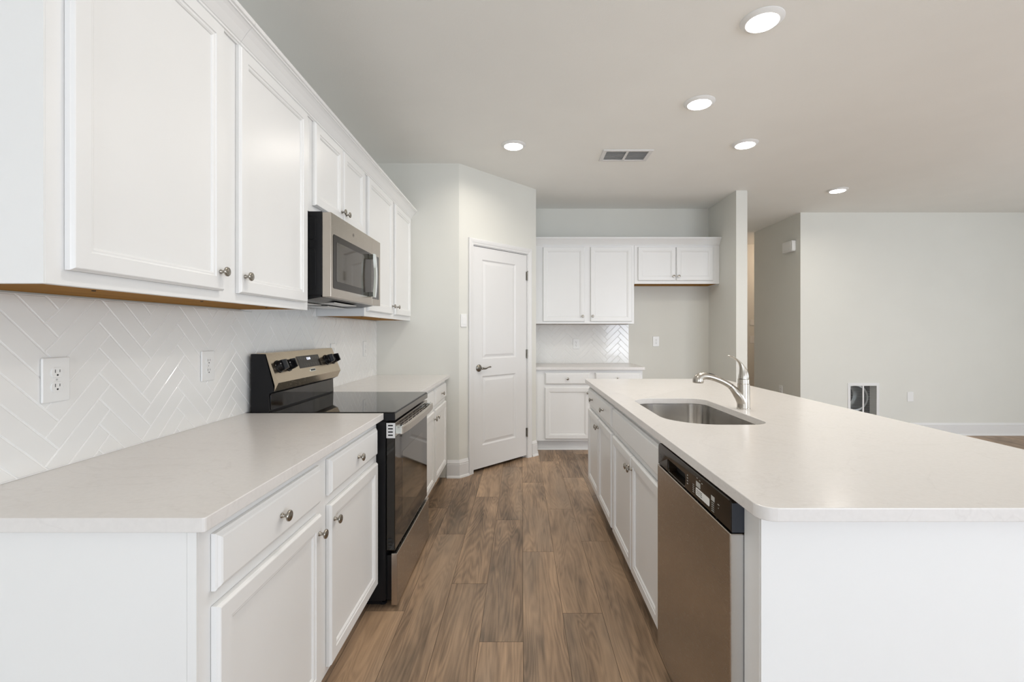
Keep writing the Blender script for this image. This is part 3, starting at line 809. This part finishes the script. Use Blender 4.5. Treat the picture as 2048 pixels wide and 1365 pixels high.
finish('grease_filters', bm, M['steel_l'], un)

# ------------------------------------------------------------ range
root = thing('range', (-.93, 2.566, 0), 'freestanding black and brown-tinted stainless steel electric range with glass cooktop', 'oven')
RY0, RY1 = 2.192, 2.943
bm = bmesh.new(); bx(bm, LEFT, RY0, RY1, -1.262, -.634, .035, .876, .003, 1)
bx(bm, LEFT, RY0+.03, RY1-.03, -1.25, -.66, .004, .035)
for y in (RY0+.05, RY1-.05):
    for x in (-1.2, -.66): lathe(bm, (x, y, 0), (0, 0, 1), [(.001, 0), (.018, 0), (.018, .01), (.008, .012), (.008, .04), (.001, .04)], 14)
finish('body', bm, M['black'], root)
bm = plate2d([rrect(-1.188, -.5906, RY0-.003, RY1+.001, .004, 3)], .036, .004, lambda x, y, h: Vector((x, y, .8765+h)), 2)
ct = finish('cooktop_frame', bm, M['black'], root, True)
bm = bmesh.new(); bx(bm, LEFT, RY0, RY1-.002, -.5905, -.588, .880, .909, .0008, 1); finish('front_trim', bm, M['panelsteel'] if 'panelsteel' in M else M['steel'], ct)
bm = plate2d([rrect(-1.172, -.5925, RY0, RY1-.002, .010, 4)], .0045, .0012, lambda x, y, h: Vector((x, y, .9130+h)), 2)
gl = finish('glass_top', bm, M['cookglass'] if 'cookglass' in M else M['blackglass'], ct, True)
# backguard
bm = bmesh.new(); prism(bm, LEFT, [(-1.262, .8765), (-1.176, .8765), (-1.180, 1.000), (-1.153, 1.014), (-1.196, 1.186), (-1.232, 1.188), (-1.262, 1.188)], RY0, RY1)
bg = finish('backguard', bm, M['black'], root)
# steel console : slanted face with turned-under lip and side flange
TB, TT = Vector((-1.133, 0, 1.053)), Vector((-1.188, 0, 1.192))     # face bottom / top (x, z)
bm = bmesh.new()
prism(bm, LEFT, [(-1.152, 1.013), (-1.133, 1.053), (-1.188, 1.192), (-1.234, 1.1925), (-1.234, 1.190), (-1.192, 1.188), (-1.150, 1.040)], RY0-.001, RY1+.001)
bx(bm, LEFT, RY0-.0035, RY0-.001, -1.1, -1.1001, 1.1, 1.1001)
cs = finish('control_console', bm, M['console'] if 'console' in M else M['steel'], root)
fd = (TT-TB).normalized(); fn = Vector((fd.z, 0, -fd.x))
def CF(y, s, h): return Vector((0, y, 0))+TB+fd*s+fn*h        # y along, s up the slope, h out
SL = (TT-TB).length
bm = plate2d([rrect(2.447, 2.712, .052, .118, .002, 2)], .001, .0002, lambda x, y, h: CF(x, y, h+.0002), 1)
dp = finish('display_glass', bm, M['panelblack'], cs)
bm = text_bm('12:01', .019, lambda x, y, h: CF(2.578+x, .100+y, .0012+h)); finish('clock', bm, M['clock'], dp)
bm = bmesh.new()
for y, s in [(2.470, .104), (2.492, .108), (2.512, .108), (2.532, .104), (2.622, .104), (2.642, .108), (2.664, .108), (2.692, .102),
             (2.485, .072), (2.510, .072), (2.535, .072), (2.560, .070), (2.590, .074), (2.620, .072), (2.650, .072), (2.680, .072)]:
    for q in range(3):
        a = y-.006+q*.0005; v4 = [CF(a, s-q*.0055, .0014), CF(a+.010-q*.002, s-q*.0055, .0014), CF(a+.010-q*.002, s-q*.0055+.0016, .0014), CF(a, s-q*.0055+.0016, .0014)]
        bm.faces.new([bm.verts.new(p) for p in v4])
finish('key_legends', bm, M['inkdim'], dp)
bm = plate2d([rrect(2.548, 2.612, .026, .042, .0015, 2)], .0015, .0004, lambda x, y, h: CF(x, y, h), 1); bd = finish('badge', bm, M['chrome'], cs)
bm = plate2d([rrect(2.552, 2.608, .029, .039, .001, 2)], .0006, .0001, lambda x, y, h: CF(x, y, h+.0014), 1); finish('badge_plate', bm, M['panelblack'], bd)
for y in (2.248, 2.338, 2.797, 2.885):
    bm = bmesh.new(); c = CF(y, .078, 0)
    lathe(bm, c, fn, [(.001, 0), (.031, 0), (.031, .004), (.0265, .006), (.0255, .024), (.022, .028), (.001, .029)], 36)
    # grip bar across the knob
    for sgn in (1,):
        v8 = [CF(y+a, .078+s, h) for h in (.024, .046) for s in (-.0255+(.004 if h > .03 else 0), .0255-(.004 if h > .03 else 0)) for a in (-.0075+(.002 if h > .03 else 0), .0075-(.002 if h > .03 else 0))]
        vv = [bm.verts.new(p) for p in v8]
        for f in [(0, 1, 3, 2), (4, 6, 7, 5), (0, 4, 5, 1), (2, 3, 7, 6), (0, 2, 6, 4), (1, 5, 7, 3)]: bm.faces.new([vv[i] for i in f])
    finish('burner_knob', bm, M['knobblack'] if 'knobblack' in M else M['blackglass'], cs, True)
bm = plate2d([rrect(RY0+.012, RY1-.012, .925, 1.000, .006, 3)], .002, .0006, lambda x, y, h: LEFT.p(x, -1.1775+h, y), 1)
finish('splash_glass', bm, M['blackglass'], bg)
# oven door
bm = plate2d([rrect(RY0+.004, RY1-.004, .268, .800, .004, 2)], .040, .003, lambda x, y, h: LEFT.p(x, -.631+h, y), 2)
od = finish('oven_door', bm, M['blackglass'], root, True)
bm = plate2d([rrect(2.330, 2.800, .36, .70, .01, 3)], .0006, .0001, lambda x, y, h: LEFT.p(x, -.5911+h, y), 1)
finish('oven_window', bm, M['winglass'], od)
bm = bmesh.new()
zt, zb_ = .866, .7995
bx(bm, LEFT, RY0+.004, RY1-.004, -.6315, -.590, zb_+.001, zt, .001, 1)
vent = finish('vent_strip', bm, M['steel'], od)
bm = bmesh.new()
for gcen in range(7):
    y0 = 2.285+gcen*.088
    for r_ in range(3):
        for half in (0, 1):
            bx(bm, LEFT, y0+half*.036, y0+.030+half*.036, -.5902, -.5896, .824+r_*.0135, .830+r_*.0135)
for r_ in range(4): bx(bm, WORLD, -.6225, -.601, RY0+.0033, RY0+.0042, .810+r_*.0140, .816+r_*.0140)
finish('vent_slots', bm, M['slot'], vent)
bm = bmesh.new(); bx(bm, WORLD, -.631, -.5895, RY0+.0005, RY0+.0039, .795, .8665, .0006, 1)
bm2 = bmesh.new()
for r_ in range(4): bx(bm2, WORLD, -.6225, -.600, RY0-.0001, RY0+.0006, .806+r_*.0150, .8125+r_*.0150)
ec = finish('end_cap', bm, M['plasticgrey'] if 'plasticgrey' in M else M['steel_l'], vent)
finish('end_cap_slots', bm2, M['slot'], vent)
bm = bmesh.new()
hb = smooth_path([(RY0+.006, -.560), (2.30, -.552), (2.566, -.546), (2.83, -.552), (RY1-.006, -.560)], 6)
lo = [[Vector((x-.006, y, .812)), Vector((x+.006, y, .815)), Vector((x+.006, y, .846)), Vector((x-.006, y, .850))] for y, x in hb]
rings(bm, lo, True, True)
finish('handle', bm, M['steel'], od)
bm = bmesh.new()
for y0 in (RY0+.004, RY1-.040): bx(bm, LEFT, y0, y0+.036, -.5895, -.5605, .815, .851, .002, 2)
finish('handle_posts', bm, M['chrome'], od)
bm = plate2d([rrect(RY0+.002, RY1-.002, .014, .256, .002, 2)], .028, .002, lambda x, y, h: LEFT.p(x, -.608+h, y), 2)
finish('storage_drawer', bm, M['steel'], root, True)
bm = bmesh.new(); bx(bm, LEFT, RY0+.02, RY1-.02, -.6339, -.608, .03, .24); finish('drawer_box', bm, M['black'], root)
bm = bmesh.new()
for z in (.285, .300, .318): bx(bm, WORLD, -.622, -.606, RY0+.0015, RY0+.0042, z, z+.008)
finish('hinge_slots', bm, M['slot'], od)

# ------------------------------------------------------------ dishwasher
root = thing('dishwasher', (.83, 1.46, 0), 'brown-tinted stainless steel dishwasher with black control strip in the island', 'dishwasher')
DY0, DY1 = 1.1545, 1.7695
bm = bmesh.new(); bx(bm, WORLD, .5495, 1.10, DY0+.004, DY1-.004, .09, .872, .002, 1)
bx(bm, WORLD, .60, .62, DY0+.004, DY1-.004, .004, .09)
for y in (DY0+.05, DY1-.05):
    for x in (.66, 1.05): lathe(bm, (x, y, 0), (0, 0, 1), [(.001, 0), (.018, 0), (.018, .01), (.008, .012), (.008, .095), (.001, .095)], 12)
finish('tub', bm, M['black'], root)
bm = plate2d([rrect(DY0, DY1, .105, .7945, .002, 2)], .037, .0025, lambda x, y, h: ISL.p(x, -.549+h, y), 2)
dd = finish('door', bm, M['dwsteel'] if 'dwsteel' in M else M['steel'], root, True)
# side flange, window light painted in with a paler steel
bm = bmesh.new(); bx(bm, WORLD, .5145, .5485, DY0-.0014, DY0-.0002, .107, .7925, .0004, 1); fg = finish('side_flange', bm, M['steel_l'], dd); fg['label'] = 'steel edge painted paler for the window light'
# control strip with pocket handle, n = outward (-x)
bm = bmesh.new(); ZA, ZB = .797, .8765
nfx = -.5125
pk = rrect(1.480, 1.655, .803, .842, [.014, .014, .006, .006], 5)
cb = plate2d([rrect(DY0-.0005, DY1, ZA, ZB, [.002, .002, .018, .010], 5), pk[::-1]], .034, .004, lambda x, y, h: ISL.p(x, -.5485+h, y), 3)
join(bm, cb)
ctl = finish('control_panel', bm, M['panelblack'], root, True)
bm = bmesh.new(); bx(bm, ISL, 1.474, 1.661, -.5492, -.546, .798, .848); finish('pocket', bm, M['slot'], ctl)
bm = bmesh.new(); bx(bm, WORLD, .516, .5485, DY0-.0028, DY0-.0007, ZA+.001, ZB-.006, .002, 2); finish('end_cap', bm, M['darkend'], ctl)
NF = -.5143
bm = bmesh.new(); lathe(bm, ISL.p(1.742, NF, .832), ISL.n, [(.0075, 0), (.0085, 0), (.0085, .0004), (.0075, .0004), (.0075, 0)], 28, cap=False)
join(bm, text_bm('GE', .008, lambda x, y, h: ISL.p(1.742-x, NF+h, .832+y), .0004)); finish('emblem', bm, M['inkdim'], ctl)
for rows in ([(1.452, 1.460, .820+q*.0085, .003) for q in range(4)], [(1.400, 1.412, .812+q*.0055, .0015) for q in range(5)],
             [(y, y+.008, z, .0018) for y, z in ((1.352, .860), (1.335, .857), (1.372, .862))], [(1.255, 1.272, .808+q*.0055, .0015) for q in range(5)],
             [(1.222, 1.232, .838, .002), (1.226, 1.229, .829, .002)]):
    bm = bmesh.new()
    for a_, b_, z_, h_ in rows: bx(bm, ISL, a_, b_, NF, NF+.0004, z_, z_+h_)
    finish('key_legend', bm, M['ink'], ctl)
bm = bmesh.new(); bx(bm, ISL, 1.352, 1.384, NF, NF+.0005, .838, .853); bx(bm, ISL, 1.252, 1.274, NF, NF+.0005, .836, .849)
finish('printed_blocks', bm, M['ink'], ctl)
bm = plate2d([rrect(1.286, 1.386, .812, .834, .004, 3)][:1], .0006, .0001, lambda x, y, h: ISL.p(x, NF+h, y), 1)
st = finish('sticker', bm, M['sticker'], ctl)
bm = bmesh.new()
for q in range(3):
    for (a, b2) in ((1.338, 1.352), (1.355, 1.366), (1.369, 1.379)): bx(bm, ISL, a, b2, NF+.0006, NF+.0008, .817+q*.0052, .8188+q*.0052)
finish('sticker_lines', bm, M['panelblack'], st)

# ------------------------------------------------------------ sink
root = thing('kitchen_sink', (.813, 2.293, .70), 'undermount stainless steel sink in the island countertop', 'sink')
bm = bmesh.new()
def sl(ins, z): return [Vector((x, y, z)) for x, y in sink_outline(ins)]
lp = [sl(-.012, .8838), sl(-.012, .8825), sl(-.002, .8822), sl(.0, .8812), sl(.002, .80), sl(.004, .75), sl(.008, .715), sl(.018, .702), sl(.035, .697), sl(.06, .695)]
rings(bm, lp, False, True)
finish('basin', bm, M['sinksteel'], root, True)
bm = bmesh.new(); lathe(bm, (.83, 2.30, .6955), (0, 0, 1), [(.001, .0), (.03, .0), (.040, .002), (.044, .001), (.044, 0)], 32)
finish('drain', bm, M['steel_l'], root, True)

# faucet
FX, FY, FZ = 1.092, 2.312, .914
root = thing('faucet', (FX, FY, FZ), 'brushed nickel pull-out faucet with curved lever on the island', 'faucet')
bm = bmesh.new()
lathe(bm, (FX, FY, FZ), (0, 0, 1), [(.001, 0), (.0315, 0), (.0315, .002), (.0300, .004), (.0292, .05), (.0286, .1225), (.0272, .1235), (.001, .1236)], 40)
hd = finish('body', bm, M['nickel'], root, True)
bm = bmesh.new()
sp = smooth_path([(.0, .012, .0285, 1), (-.003, .034, .0292, 1), (-.013, .056, .0285, 1), (-.028, .074, .0245, 1), (-.043, .0895, .0185, 1), (-.063, .110, .0145, 1), (-.088, .1265, .0138, 1), (-.1155, .140, .0142, 1), (-.147, .152, .0150, 1), (-.170, .158, .0155, 1), (-.186, .160, .0158, 1)], 6)
tube(bm, [(FX+a, FY, FZ+b2) for a, b2, r_, _ in sp], [q[2] for q in sp], 24, up=(0, 1, 0))
spo = finish('spout', bm, M['nickel'], root, True)
bm = bmesh.new()
sh = smooth_path([(-.176, .1595, .0150), (-.196, .1600, .0182), (-.212, .1550, .0225), (-.2205, .1460, .0256), (-.2230, .1350, .0262), (-.2235, .1270, .0245)], 5)
tube(bm, [(FX+a, FY, FZ+b2) for a, b2, r_ in sh], [q[2] for q in sh], 28, up=(0, 1, 0))
sh_ = finish('spray_head', bm, M['nickel'], spo, True)
bm = bmesh.new(); bp = smooth_path([(-.140, .1650, .002), (-.152, .1690, .0050), (-.170, .1735, .0055), (-.186, .1750, .002)], 5)
tube(bm, [(FX+a, FY, FZ+b2) for a, b2, r_ in bp], [q[2] for q in bp], 12, flat=[(.5, 1)]*len(bp), up=(0, 1, 0)); finish('spray_button', bm, M['black'], spo, True)
bm = bmesh.new(); d_ = Vector((-.031, 0, .025)).normalized()
lathe(bm, (FX-.064, FY, FZ+.1108), (-.025, 0, .0185), [(.0140, -.001), (.0149, -.0005), (.0149, .0005), (.0140, .001)], 28); finish('joint_ring', bm, M['black'], spo, True)
bm = bmesh.new(); lathe(bm, (FX, FY, FZ+.1236), (0, 0, 1), [(.001, 0), (.0262, 0), (.0268, .001), (.0262, .0215), (.0245, .0225), (.001, .0225)], 40); finish('collar', bm, M['nickel'], root, True)
bm = bmesh.new()
le = smooth_path([(.000, .1465, .0245, 1, 1), (.001, .160, .0240, 1, 1), (.0005, .175, .0215, 1, 1), (-.003, .192, .0175, 1, 1), (-.009, .209, .0130, 1.1, .9), (-.019, .226, .0095, 1.3, .7), (-.033, .241, .0080, 1.5, .55), (-.050, .252, .0080, 1.5, .5), (-.068, .258, .0080, 1.3, .5), (-.078, .261, .0030, 1.2, .6)], 6)
tube(bm, [(FX+q[0], FY, FZ+q[1]) for q in le], [q[2] for q in le], 24, flat=[(q[4], q[3]) for q in le], up=(0, 1, 0))
finish('lever_handle', bm, M['nickel'], root, True)
